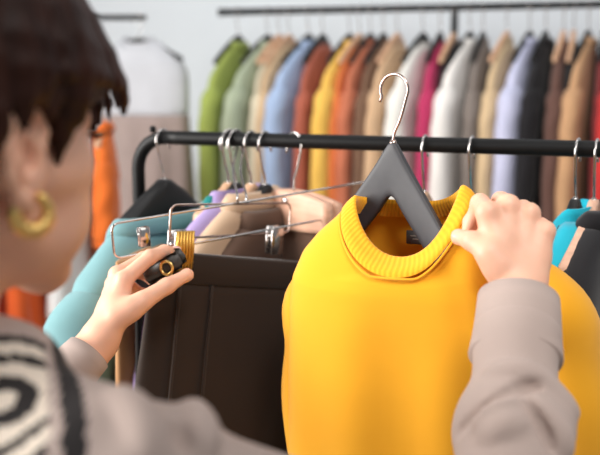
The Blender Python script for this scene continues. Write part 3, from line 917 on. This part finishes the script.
# ------------------------------------------------------------------ the woman: distance-field body, hair and shirt
class Field:
    def __init__(self, lo, hi, h):
        self.lo = np.array(lo, float); self.h = h
        self.n = np.ceil((np.array(hi) - self.lo) / h).astype(int) + 1
        self.V = np.full(self.n, 0.06, dtype=np.float32)

    def window(self, lo, hi):
        a = np.maximum(0, np.floor((np.array(lo) - self.lo) / self.h).astype(int))
        b = np.minimum(self.n, np.ceil((np.array(hi) - self.lo) / self.h).astype(int) + 1)
        if np.any(b <= a): return None
        ax = [self.lo[i] + self.h * np.arange(a[i], b[i]) for i in range(3)]
        sl = tuple(slice(a[i], b[i]) for i in range(3))
        return sl, ax[0][:, None, None].astype(np.float32), ax[1][None, :, None].astype(np.float32), ax[2][None, None, :].astype(np.float32)

    def comb(self, sl, d, k, sub):
        a = self.V[sl]
        if sub:
            d = -d
            hh = np.clip(0.5 - 0.5 * (a - d) / k, 0, 1)
            self.V[sl] = a * (1 - hh) + d * hh + k * hh * (1 - hh)
        else:
            hh = np.clip(0.5 + 0.5 * (a - d) / k, 0, 1)
            self.V[sl] = a * (1 - hh) + d * hh - k * hh * (1 - hh)

    def cone(self, a, b, r1, r2, k=0.008, sub=False, flat=None, fs=1.0):
        a = np.array(a, float); b = np.array(b, float)
        m = max(r1, r2) * max(1.0, fs) + 2.2 * k + 0.012
        w = self.window(np.minimum(a, b) - m, np.maximum(a, b) + m)
        if w is None: return
        sl, X, Y, Z = w
        ba = b - a; L2 = float(np.dot(ba, ba)) + 1e-12
        t = np.clip(((X - a[0]) * ba[0] + (Y - a[1]) * ba[1] + (Z - a[2]) * ba[2]) / L2, 0, 1)
        qx, qy, qz = X - a[0] - t * ba[0], Y - a[1] - t * ba[1], Z - a[2] - t * ba[2]
        sc_ = 1.0
        if flat is not None:
            n = np.array(flat, float); n /= np.linalg.norm(n)
            dn = (qx * n[0] + qy * n[1] + qz * n[2]) * (1 / fs - 1)
            qx, qy, qz = qx + n[0] * dn, qy + n[1] * dn, qz + n[2] * dn
            sc_ = min(fs, 1.0)
        d = (np.sqrt(qx * qx + qy * qy + qz * qz) - (r1 + (r2 - r1) * t)) * sc_
        self.comb(sl, d, k, sub)

    def chain(self, pts, rs, k=0.006, **kw):
        for i in range(len(pts) - 1):
            self.cone(pts[i], pts[i + 1], rs[i], rs[i + 1], k, **kw)

    def ell(self, c, R, rad, k=0.01, sub=False, clip=None):
        """ellipsoid, R columns are its axes"""
        c = np.array(c, float); R = np.array(R, float); rad = np.array(rad, float)
        ext = np.sqrt(((R * rad) ** 2).sum(1)) + 2.2 * k + 0.015
        w = self.window(c - ext, c + ext)
        if w is None: return
        sl, X, Y, Z = w
        X, Y, Z = X - c[0], Y - c[1], Z - c[2]
        l = [X * R[0, i] + Y * R[1, i] + Z * R[2, i] for i in range(3)]
        k0 = np.sqrt(sum((l[i] / rad[i]) ** 2 for i in range(3)))
        k1 = np.sqrt(sum((l[i] / rad[i] ** 2) ** 2 for i in range(3))) + 1e-9
        d = k0 * (k0 - 1) / k1
        if clip is not None: d = clip(l[0], l[1], l[2], d)
        self.comb(sl, d, k, sub)

    def mesh(self):
        V = self.V
        s = V < 0
        cnt = np.zeros(np.array(V.shape) - 1, dtype=np.int8)
        for i in (0, 1):
            for j in (0, 1):
                for k in (0, 1):
                    cnt += s[i:V.shape[0] - 1 + i, j:V.shape[1] - 1 + j, k:V.shape[2] - 1 + k]
        idx = np.argwhere((cnt > 0) & (cnt < 8))
        vid = np.full(cnt.shape, -1, dtype=np.int32)
        vid[tuple(idx.T)] = np.arange(len(idx))
        acc = np.zeros((len(idx), 3)); num = np.zeros(len(idx))
        corners = [(i, j, k) for i in (0, 1) for j in (0, 1) for k in (0, 1)]
        cv = {c: V[idx[:, 0] + c[0], idx[:, 1] + c[1], idx[:, 2] + c[2]] for c in corners}
        for c in corners:
            for ax in range(3):
                if c[ax] == 0:
                    e = list(c); e[ax] = 1; e = tuple(e)
                    a, b = cv[c], cv[e]
                    m = (a < 0) != (b < 0)
                    t = np.where(m, a / np.where(m, a - b, 1), 0)
                    p = np.tile(np.array(c, float), (len(idx), 1)); p[:, ax] = t
                    acc[m] += p[m]; num[m] += 1
        verts = self.lo + self.h * (idx + acc / num[:, None])
        faces = []
        for ax in range(3):
            o1, o2 = [i for i in range(3) if i != ax]
            sA = [slice(None)] * 3; sB = [slice(None)] * 3
            sA[ax] = slice(0, -1); sB[ax] = slice(1, None)
            ch = s[tuple(sA)] != s[tuple(sB)]
            e = np.argwhere(ch)
            ok = (e[:, o1] > 0) & (e[:, o2] > 0) & (e[:, o1] < vid.shape[o1]) & (e[:, o2] < vid.shape[o2])
            e = e[ok]
            def cell(d1, d2):
                q = e.copy(); q[:, o1] += d1; q[:, o2] += d2
                return vid[tuple(q.T)]
            f = np.stack([cell(-1, -1), cell(0, -1), cell(0, 0), cell(-1, 0)], 1)
            ins = s[tuple(e.T)]
            flip = ins if ax != 1 else ~ins
            f = np.where(flip[:, None], f, f[:, ::-1])
            faces.append(f)
        return verts, np.concatenate(faces)


def fast_mesh(name, verts, faces, mats, parent=None, mat_idx=None, relax=0):
    me = bpy.data.meshes.new(name)
    if relax:
        v = verts.copy()
        pairs = np.concatenate([faces[:, [0, 1]], faces[:, [1, 2]], faces[:, [2, 3]], faces[:, [3, 0]]])
        deg = np.bincount(pairs.ravel(), minlength=len(v)).astype(float)[:, None]
        for _ in range(relax):
            for lam in (0.5, -0.52):
                a = np.zeros_like(v)
                for c in range(3):
                    a[:, c] = np.bincount(pairs[:, 0], v[pairs[:, 1], c], len(v)) + np.bincount(pairs[:, 1], v[pairs[:, 0], c], len(v))
                v = v + lam * (a / np.maximum(deg, 1) - v)
        verts = v
    nf = len(faces)
    me.vertices.add(len(verts)); me.loops.add(nf * 4); me.polygons.add(nf)
    me.vertices.foreach_set('co', verts.astype(np.float32).ravel())
    me.loops.foreach_set('vertex_index', faces.astype(np.int32).ravel())
    me.polygons.foreach_set('loop_start', np.arange(nf, dtype=np.int32) * 4)
    me.polygons.foreach_set('loop_total', np.full(nf, 4, dtype=np.int32))
    me.polygons.foreach_set('use_smooth', np.ones(nf, dtype=bool))
    for m_ in mats: me.materials.append(m_)
    if mat_idx is not None: me.polygons.foreach_set('material_index', mat_idx.astype(np.int32))
    me.update(calc_edges=True); me.validate()
    o = bpy.data.objects.new(name, me)
    COL.objects.link(o)
    if parent is not None: o.parent = parent
    return o, verts


# frames -------------------------------------------------------------
HEAD_YAW = math.radians(61)
HC_ = np.array([-0.241, 0.587, 1.551])
_f = np.array([math.cos(HEAD_YAW), math.sin(HEAD_YAW), 0]); _r = np.array([math.sin(HEAD_YAW), -math.cos(HEAD_YAW), 0]); _u = np.array([0, 0, 1.0])
tl = math.radians(-4)
hf = _f * math.cos(tl) + _u * math.sin(tl); hu = -_f * math.sin(tl) + _u * math.cos(tl)
HR = np.stack([_r, hf, hu], 1)           # columns: right, forward, up


def hp(x, y, z): return HC_ + HR @ np.array([x, y, z])


BODY_YAW = math.radians(57)
bf = np.array([math.cos(BODY_YAW), math.sin(BODY_YAW), 0]); br_ = np.array([math.sin(BODY_YAW), -math.cos(BODY_YAW), 0])
NB = np.array([-0.252, 0.587, 1.385]) - bf * 0.045        # base of the neck
R_SH = NB + br_ * 0.172 + bf * 0.035 + np.array([0, 0, -0.045])
L_SH = NB - br_ * 0.165 + bf * 0.03 + np.array([0, 0, -0.03])
R_WR = W(519, 283, 0.855)
R_EL = W(506, 575, 0.665)
L_WR = W(98, 343, 1.01)
L_EL = np.array([-0.40, 0.80, 1.13])

# hand joints: right
R = dict(
    index=[(487, 212, .868), (480, 203, .908), (471, 222, .922), (466, 236, .915)],
    middle=[(508, 206, .874), (501, 201, .918), (488, 222, .932), (480, 236, .925)],
    ring=[(529, 214, .872), (523, 209, .914), (507, 228, .930), (497, 242, .925)],
    little=[(545, 231, .866), (541, 226, .900), (527, 242, .915), (518, 252, .913)],
    thumb=[(500, 268, .850), (488, 252, .850), (472, 241, .866), (459, 237, .882)])
Lh = dict(
    index=[(124, 280, 1.035), (150, 257, 1.055), (165, 251, 1.072), (176, 252, 1.084)],
    middle=[(118, 275, 1.055), (144, 259, 1.085), (160, 264, 1.100), (168, 275, 1.100)],
    ring=[(114, 284, 1.072), (138, 271, 1.105), (152, 279, 1.112), (158, 288, 1.105)],
    little=[(112, 298, 1.082), (132, 288, 1.108), (144, 294, 1.112), (149, 300, 1.105)],
    thumb=[(117, 318, 1.008), (143, 301, 1.018), (167, 286, 1.038), (187, 275, 1.058)])
FR = dict(index=(.0105, .0090, .0078, .0062), middle=(.0108, .0092, .0080, .0064), ring=(.0102, .0086, .0075, .0060), little=(.0090, .0075, .0066, .0054), thumb=(.0145, .0118, .0100, .0074))

F = Field((-0.52, 0.40, 1.16), (0.31, 1.15, 1.73), 0.0024)
# cranium and face
F.ell(hp(0, -0.012, 0.050), HR, (.070, .090, .080), .01)
F.ell(hp(0, 0.034, 0.004), HR, (.066, .062, .080), .02)
F.ell(hp(0, 0.030, -0.055), HR, (.050, .055, .045), .02)
for s in (-1, 1):
    F.cone(hp(s * .052, -.004, -.040), hp(s * .016, .072, -.088), .017, .015, .022)
    F.cone(hp(s * .050, .052, -.008), hp(s * .058, .02, -.010), .019, .015, .02)
    F.cone(hp(s * .012, .083, .030), hp(s * .048, .066, .030), .011, .010, .012)
    F.ell(hp(s * .034, .058, -.045), HR, (.026, .026, .03), .02)
    F.ell(hp(s * .031, .092, .012), HR, (.015, .012, .010), .008, sub=True)
    F.ell(hp(s * .012, .098, -.027), HR, (.008, .010, .007), .006)
F.cone(hp(0, .080, -.094), hp(0, .076, -.090), .016, .016, .018)
F.cone(hp(0, .088, .022), hp(0, .112, -.020), .008, .0105, .010)
F.cone(hp(-.018, .084, -.058), hp(.018, .084, -.058), .008, .008, .006)
F.cone(hp(-.014, .084, -.066), hp(.014, .084, -.066), .008, .008, .005)
# ears
for s in (-1, 1):
    E = np.stack([HR @ np.array([s * .94, -.34, 0]), HR @ np.array([s * .34, .92, .2]), HR @ np.array([0, -.2, .98])], 1)
    E = np.linalg.qr(E)[0]
    ec = hp(s * .079, -.018, .000)
    F.ell(ec, E, (.0085, .0185, .031), .005)
    def ep(y, z, o=0.0): return hp(s * (.082 + o - .12 * y * 2), -.018 + y, z)
    rim = [(.012, .006), (.016, .018), (.010, .029), (-.004, .033), (-.017, .025), (-.021, .008), (-.017, -.010), (-.009, -.024)]
    F.chain([ep(a, b, .006) for a, b in rim], [.0042] * 8, .003)
    F.cone(ep(-.004, -.026, .002), ep(.002, -.031, .001), .0075, .0065, .005)
    F.chain([ep(-.009, .016, .004), ep(-.010, .0, .004), ep(-.002, -.013, .004)], [.004, .004, .0035], .003)
    F.ell(ep(.001, .002, .006), E, (.007, .0075, .0115), .003, sub=True)
    F.ell(ep(-.002, .021, .007), E, (.004, .008, .006), .003, sub=True)
    F.cone(ep(.013, .0, .003), ep(.012, -.006, .003), .0045, .004, .003)
# neck and torso core
F.cone(hp(0, -.025, -.045), NB + np.array([0, 0, -.02]), .045, .050, .025)
F.cone(NB + br_ * .03, R_SH, .045, .042, .03)
F.cone(NB - br_ * .03, L_SH, .045, .042, .03)
F.cone(NB, NB + np.array([0, 0, -.2]), .08, .10, .03, flat=bf, fs=.8)
# arms
F.chain([R_SH, R_EL], [.042, .034], .02)
F.chain([R_EL, R_EL * .6 + R_WR * .4, R_WR], [.034, .034, .0255], .012)
F.chain([L_SH, L_EL], [.042, .034], .02)
F.chain([L_EL, L_EL * .6 + L_WR * .4, L_WR], [.033, .033, .0245], .012)


def hand(F, wr, J, dorsal, blend):
    J = {k: [W(*p) for p in v] for k, v in J.items()}
    knuckles = [J[n][0] for n in ('index', 'middle', 'ring', 'little')]
    for n, kn in zip(('index', 'middle', 'ring', 'little'), knuckles):
        base = wr + (kn - wr) * 0.12 + (kn - np.mean(knuckles, axis=0)) * 0.30
        F.cone(base, wr + (kn - wr) * 0.55 + (kn - np.mean(knuckles, axis=0)) * 0.2 - dorsal * .004, .0155, .0135, .012)
        F.cone(wr + (kn - wr) * 0.5 + (kn - np.mean(knuckles, axis=0)) * 0.2 - dorsal * .004, kn, .0135, FR[n][0] + .0008, .008)
    mid = np.mean(knuckles, axis=0)
    for a, b in zip(knuckles[:-1], knuckles[1:]):
        F.cone((a * .8 + wr * .2 + b * 0) - dorsal * .005, (b * .8 + wr * .2) - dorsal * .005, .0105, .0105, .008)
    for n in ('index', 'middle', 'ring', 'little'):
        P = J[n]; r = FR[n]
        F.chain(P, r, blend)
        for q, rr_ in ((P[0], r[0] + .0010), (P[1], r[1] + .0008), (P[2], r[2] + .0003)):
            F.ell(q, np.eye(3), (rr_, rr_, rr_), .003)
    T = J['thumb']; r = FR['thumb']
    F.cone(wr + (T[0] - wr) * .2, T[0], .017, r[0], .012)
    F.chain(T, r, .005)
    F.cone(T[0] * .5 + T[1] * .5, J['index'][0] * .6 + wr * .4, .012, .011, .014)      # web of the thumb
    F.ell(T[3], np.eye(3), (r[3] + .0008,) * 3, .004)
    return J


RJ = hand(F, R_WR, R, np.array([0.15, -0.95, 0.2]), .0065)
LJ = hand(F, L_WR, Lh, np.array([-0.45, -0.8, 0.35]), .0034)

v, f = F.mesh()


def skin_mat():
    m, nt, b = base_mat('skin', (238, 184, 156), 0.5)
    noise_colour(nt, b, (238, 184, 156), 0.05, 22)
    b.inputs['Subsurface Weight'].default_value = 0.12
    b.inputs['Subsurface Radius'].default_value = (0.012, 0.004, 0.002)
    b.inputs['Subsurface Scale'].default_value = 0.5
    return m


def lips_mat():
    m, nt, b = base_mat('lips', (196, 120, 112), 0.4)
    noise_colour(nt, b, (196, 120, 112), 0.05, 60)
    return m


person = thing('person', 'person with short brown hair, back half turned, wearing a taupe shirt and gold hoop earring', 'person', (NB[0], NB[1], 0))
POFF = np.array([NB[0], NB[1], 0])
fc = v[f].mean(1)
lc = (fc - HC_) @ HR
mi = ((np.abs(lc[:, 0]) < .022) & (lc[:, 1] > .087) & (lc[:, 2] < -.052) & (lc[:, 2] > -.072)).astype(int)
body, _ = fast_mesh('body', v - POFF, f, [skin_mat(), lips_mat()], person, mi, relax=3)
del F


# eyes, lashes
def sphere_rings(c, Rm_, rad, n=14, N=20):
    out = []
    for i in range(n + 1):
        a = math.pi * i / n
        rr_ = max(math.sin(a), 1e-3)
        out.append([c + Rm_ @ (np.array(rad) * np.array([rr_ * math.cos(t), rr_ * math.sin(t), math.cos(a)])) for t in np.arange(N) * 2 * math.pi / N])
    return out


M_EYE = plain('eye_white', (232, 226, 220), 0.2)
M_IRIS = plain('brown_iris', (60, 38, 26), 0.15)
M_LASH = plain('dark_lashes', (24, 18, 16), 0.7)
for s in (-1, 1):
    c = hp(s * .031, .081, .012) - POFF
    e = MB().loft(sphere_rings(c, HR, (.0122, .0122, .0122))).build('eye', M_EYE, person)
    MB().loft(sphere_rings(c + HR @ np.array([0, .0098, -.001]), HR, (.006, .0032, .006), 8, 14)).build('iris', M_IRIS, e)
    l_ = MB()
    for a in np.linspace(-1, 1, 11):
        p0 = c + HR @ np.array([a * .0135 + s * .001, .0118 - .004 * a * a, .0035 - .002 * a * a])
        l_.tube([p0, p0 + HR @ np.array([a * .003 + s * .002, .007, .002]), p0 + HR @ np.array([a * .005 + s * .004, .011, .006])], [.0007, .0005, .0002], 5)
    l_.build('eyelashes', M_LASH, e)
    MB().tube(spline([hp(s * .014, .092, .034) - POFF, hp(s * .032, .086, .040) - POFF, hp(s * .052, .066, .034) - POFF], 14), [.002 + .0015 * math.sin(math.pi * i / 13) for i in range(14)], 8).build('eyebrow', M_LASH, person)

# nails
M_NAIL = plain('fingernail', (236, 190, 178), 0.25)


def nail(Jt, toward, w=.0062, l=.0075):
    a, b = Jt[2], Jt[3]
    d = (b - a) / np.linalg.norm(b - a)
    n = np.array(toward, float); n = n - d * np.dot(n, d); n /= np.linalg.norm(n)
    s = np.cross(d, n)
    MB().loft(sphere_rings(b + n * .0060 - d * .001 - POFF, np.stack([s, d, n], 1), (w, l, .0022), 8, 16)).build('fingernail', M_NAIL, person)


nail(RJ['thumb'], (-0.2, -.8, .6)); nail(LJ['thumb'], (0.1, -.35, -.9)); nail(LJ['index'], (0.0, -.4, .9), .005, .0065)

# hair ----------------------------------------------------------------
Hf = Field(hp(0, 0, 0.03) - np.array([.19, .19, .15]), hp(0, 0, 0.03) + np.array([.19, .19, .17]), 0.0026)


def hair_clip(x, y, z, d):
    # local coordinates relative to the hair cap centre; lower edge of the cut by position along the head
    low = np.interp(y, [-.12, -.052, -.044, -.034, .000, .010, .021, .050, .090, .14], [-.140, -.135, -.075, -.018, -.018, -.030, .000, .010, .000, -.022])
    return np.maximum(d, (low - z) * 0.8)


Hf.ell(hp(0, -.012, .052), HR, (.099, .125, .105), .004, clip=lambda x, y, z, d: hair_clip(x, y, z, d))
Hf.ell(hp(0, -.060, -.030), HR, (.060, .045, .060), .015, clip=lambda x, y, z, d: np.maximum(d, -.05 - z))
rnd = random.Random(4)
for i in range(170):                      # locks falling from the crown
    a = rnd.uniform(-math.pi, math.pi)
    sx, sy = math.sin(a), math.cos(a)    # sy>0: front
    low = np.interp(sy, [-1, -.3, 0, .12, .3, .8, 1], [-.07, .015, .040, .060, .062, .040, .026]) + rnd.uniform(-.008, .008)
    pts = [hp(.012 * sx, -.02 + .01 * sy, .157), hp(.058 * sx, -.012 + .076 * sy, .138), hp(.088 * sx, -.012 + .110 * sy, .097), hp(.100 * sx, -.012 + (.140 if sy > 0 else .110) * sy, .057 if sy > -.3 else .03), hp(.098 * sx, -.012 + (.148 if sy > 0 else .09) * sy, low)]
    r0 = rnd.uniform(.0035, .0065)
    pp = spline(pts, 9)
    Hf.chain(pp, [r0 * c for c in (.6, .9, 1, 1, 1, 1, .9, .7, .35)], .004)
for s in (-1, 1):                         # side locks ending in the sideburn points
    for dy, zt in ((.018, -.006), (.021, .004), (.013, .012), (.024, .018), (.026, .034)):
        Hf.chain(spline([hp(s * .080, -.0 + dy * .6, .10), hp(s * .093, dy * .9, .06), hp(s * .085, dy, .03), hp(s * .0720, dy + .004, zt)], 7), [.010, .010, .009, .008, .007, .005, .0025], .004)
hv_, hf_ = Hf.mesh()


def hair_mat():
    m, nt, b = base_mat('dark_brown_hair', (46, 22, 15), 0.5)
    tc, mp = noise_colour(nt, b, (50, 25, 17), 0.55, 60, stretch=(1, 1, .12), detail=6)
    n = nt.nodes.new('ShaderNodeTexNoise'); n.inputs['Scale'].default_value = 240; n.inputs['Detail'].default_value = 3
    bp = nt.nodes.new('ShaderNodeBump'); bp.inputs['Strength'].default_value = 0.5; bp.inputs['Distance'].default_value = .002
    nt.links.new(mp.outputs[0], n.inputs['Vector']); nt.links.new(n.outputs['Fac'], bp.inputs['Height']); nt.links.new(bp.outputs[0], b.inputs['Normal'])
    b.inputs['Specular IOR Level'].default_value = 0.18
    return m


fast_mesh('hair', hv_ - POFF, hf_, [hair_mat()], person, relax=2)
del Hf

# earring --------------------------------------------------------------
ec = hp(.087, -.014, -.034) - POFF
er = MB(); pp = []
ea = HR @ np.array([.25, .97, 0]); ea /= np.linalg.norm(ea)
for t in np.linspace(math.radians(112), math.radians(112 + 316), 40):
    pp.append(ec + .0118 * (math.cos(t) * ea + math.sin(t) * np.array([0, 0, 1.0])))
er.tube(pp, [.0032 + .0022 * math.sin(math.pi * i / 39) + .0006 * math.sin(i * 1.6) for i in range(40)], 14)
er.build('hoop_earring', M_GOLD, person)

# shirt ------------------------------------------------------------------
S = Field((-0.62, 0.22, 0.92), (0.27, 1.06, 1.47), 0.0034)
up = np.array([0, 0, 1.0])
S.cone(NB + br_ * .06 - bf * .01 + up * (-.012), R_SH + up * (-.004), .046, .062, .03)
S.cone(NB - br_ * .06 - bf * .01 + up * (-.012), L_SH, .046, .060, .03)
S.cone(NB + bf * .01 - up * .12, NB + bf * .015 - up * .40, .125, .115, .05)
S.cone(NB + br_ * .06 - up * .13, NB + br_ * .05 - up * .40, .115, .105, .05)
S.cone(NB - br_ * .06 - up * .13, NB - br_ * .05 - up * .40, .115, .105, .05)
S.cone(NB + up * .0 , NB - up * .05, .060, .085, .03)
S.chain([R_SH, R_SH * .5 + R_EL * .5, R_EL], [.060, .050, .047], .03)
Rfd = (R_WR - R_EL) / np.linalg.norm(R_WR - R_EL)
Rc1 = R_WR - Rfd * .012
S.chain([R_EL, R_EL * .55 + R_WR * .45, Rc1 - Rfd * .06], [.052, .0475, .0395], .015)
S.chain([L_SH, L_EL], [.060, .048], .03)
Lfd = (L_WR - L_EL) / np.linalg.norm(L_WR - L_EL)
S.chain([L_EL, L_EL * .5 + L_WR * .5, L_WR - Lfd * .068], [.048, .042, .033], .015)
S.chain([W(-60, 366, .61), W(5, 387, .585), W(60, 434, .555), R_SH], [.044, .040, .036, .045], .02)
# collar stand
S.chain([NB + bf * -.055 + up * .022, NB + br_ * .052 + up * .018, NB + bf * .05 - up * .02], [.016, .018, .018], .012)
S.chain([NB + bf * -.055 + up * .022, NB - br_ * .052 + up * .018, NB + bf * .05 - up * .02], [.016, .018, .018], .012)
# cloth folds: pulled lines around elbow and shoulder plus soft undulation
X = (S.lo[0] + S.h * np.arange(S.n[0]))[:, None, None]; Y = (S.lo[1] + S.h * np.arange(S.n[1]))[None, :, None]; Z = (S.lo[2] + S.h * np.arange(S.n[2]))[None, None, :]
S.V += (0.0022 * np.sin(38 * X + 22 * Y + 30 * Z + 2.2 * np.sin(21 * Y - 14 * X)) + 0.0016 * np.sin(70 * Z - 46 * X + 25 * Y + 2 * np.sin(30 * X))).astype(np.float32)


def fold(pts, r=.0045, sub=False, k=.006):
    P = spline(pts, 14)
    S.chain(P, [r * (.5 + .5 * math.sin(math.pi * (i + .5) / 14)) for i in range(14)], k, sub=sub)


def surf(px, py):
    """where the sight line through a photo position meets the cloth"""
    for D in np.arange(.42, .95, .002):
        q = np.round((W(px, py, D) - S.lo) / S.h).astype(int)
        if np.all(q >= 0) and np.all(q < S.n) and S.V[tuple(q)] < 0:
            return W(px, py, D)
    return None


grooves = [[(440, 452), (456, 436), (476, 414), (500, 396), (516, 389)], [(516, 389), (540, 386), (562, 380)], [(518, 392), (532, 410), (544, 432), (552, 452)],
           [(165, 400), (176, 424), (184, 450)], [(204, 412), (212, 430), (216, 452)], [(256, 440), (264, 448), (272, 458)]]
ridges = [[(452, 452), (480, 424), (505, 404)], [(492, 372), (530, 374), (566, 392), (574, 412)], [(192, 408), (200, 430), (204, 452)], [(536, 404), (556, 430), (562, 452)], [(488, 438), (505, 426), (520, 422)], [(120, 396), (140, 420), (150, 450)]]
gp = [[p for p in (surf(*q) for q in g_) if p is not None] for g_ in grooves]
rp_ = [[p for p in (surf(*q) for q in g_) if p is not None] for g_ in ridges]
gp = [g_ for g_ in gp if len(g_) > 1]; rp_ = [g_ for g_ in rp_ if len(g_) > 1]
for g_ in rp_: fold([q + (q - np.array([0, 0, CAMZ])) / np.linalg.norm(q - np.array([0, 0, CAMZ])) * .004 for q in g_], .0062, False, .012)
for g_ in gp: fold([q + (q - np.array([0, 0, CAMZ])) / np.linalg.norm(q - np.array([0, 0, CAMZ])) * -.001 for q in g_], .0042, True, .005)
sv, sf = S.mesh()
fcs = sv[sf].mean(1)
# piping band over the shoulder, and striped knit yoke beside the neck
ax = (R_EL - R_SH) / np.linalg.norm(R_EL - R_SH)


def shirt_mat(name, rgb):
    return fabric(name, rgb, 0.9, 0.06, 700, 0.2, 0.1)


M_SHIRT = shirt_mat('taupe_shirt_cotton', (178, 160, 152))
M_DARK = shirt_mat('black_trim', (38, 34, 34))
M_CREAM = shirt_mat('cream_trim', (228, 214, 198))
rel = fcs - R_SH
sband = rel @ ax
mi = np.zeros(len(fcs), int)
toR = (fcs - NB) @ br_
bandp = (fcs - W(70, 425, .50)) @ ax
mi[(np.abs(bandp) < 0.0062) & (fcs[:, 2] > 1.1) & (toR > 0.02)] = 1
cc = W(8, 436, .53)
dd = np.linalg.norm(fcs - cc, axis=1)
zone = (dd < .0685) & (dd > .026) & (bandp < -.012) & (fcs[:, 2] > cc[2] + .008)
ringf = (dd / .0155) % 1.0
mi[zone] = 2
mi[zone & (ringf < .42)] = 1
# left sleeve trim rings next to its cuff
tL = (fcs - L_WR) @ Lfd
nearL = np.linalg.norm(fcs - L_WR - tL[:, None] * Lfd, axis=1) < .06
mi[nearL & (tL < -.078) & (tL > -.086)] = 2
mi[nearL & (tL < -.086) & (tL > -.100)] = 1
mi[nearL & (tL < -.100) & (tL > -.112)] = 2
fast_mesh('shirt', sv - POFF, sf, [M_SHIRT, M_DARK, M_CREAM], person, mi, relax=2)
del S


def cuff(wr, d, r0, r1, length, start, nm='cuff', flatv=None):
    a = wr - d * start
    e1 = np.cross(d, up); e1 /= np.linalg.norm(e1); e2 = np.cross(e1, d)
    rg = []
    prof = [(0, r0 - .004), (0, r0), (.3, r0 + .001), (.65, (r0 + r1) / 2), (.97, r1), (1, r1 - .0005), (1.02, r1 - .006)]
    for u, r in prof:
        c = a - d * length * u - POFF
        rg.append([c + r * (math.cos(t) * e1 * 1.05 + math.sin(t) * e2 * .95) * (1 + .012 * math.sin(3 * t + 4 * u)) for t in np.arange(40) * 2 * math.pi / 40])
    return MB().loft(rg).build(nm, M_SHIRT, person)


cf = cuff(R_WR, Rfd, .0385, .0425, .070, .022)
cuff(L_WR, Lfd, .0290, .033, .040, .016)
# bracelet
e1 = np.cross(Lfd, up); e1 /= np.linalg.norm(e1); e2 = np.cross(e1, Lfd)
bp_ = [L_WR - Lfd * .082 - POFF + .041 * (math.cos(t) * e1 + math.sin(t) * e2) for t in np.arange(36) * 2 * math.pi / 36]
MB().tube(bp_, .0035, 10, closed=True).build('sleeve_band', M_CREAM, person)

# trousers and shoes (below the picture)
M_TROU = fabric('charcoal_trousers', (60, 58, 62))
tm = MB()
hipc = NB + bf * .01
for s in (-1, 1):
    hip = np.array([*(hipc + br_ * s * .075)[:2], .90]); kne = np.array([*(hipc + br_ * s * .085 + bf * .02)[:2], .50]); ank = np.array([*(hipc + br_ * s * .09 - bf * .01)[:2], .09])
    t_ = MB().tube(spline([hip + up * .12, hip, kne, ank], 20), list(np.interp(np.linspace(0, 1, 20), [0, .3, .65, 1], [.105, .10, .072, .058])), 24)
    t_.v = [tuple(np.array(p) - POFF) for p in t_.v]
    t_.build('trouser_leg', M_TROU, person)
    sm = MB(); rg = []
    fx = np.array([*(hipc + br_ * s * .09)[:2], 0])
    for u in np.linspace(-.09, .17, 14):
        w_ = .042 * math.sqrt(max(.05, 1 - ((u - .04) / .135) ** 2)); h_ = .075 if u < -.02 else max(.03, .075 - .3 * (u + .02))
        c = fx + bf * u - POFF
        rg.append([c + br_ * (w_ * math.cos(t)) + up * (h_ / 2 + h_ / 2 * math.sin(t)) for t in np.arange(16) * 2 * math.pi / 16])
    sm.loft(rg, True, True, True).build('shoe', plain('white_leather', (225, 222, 218), 0.45), person)
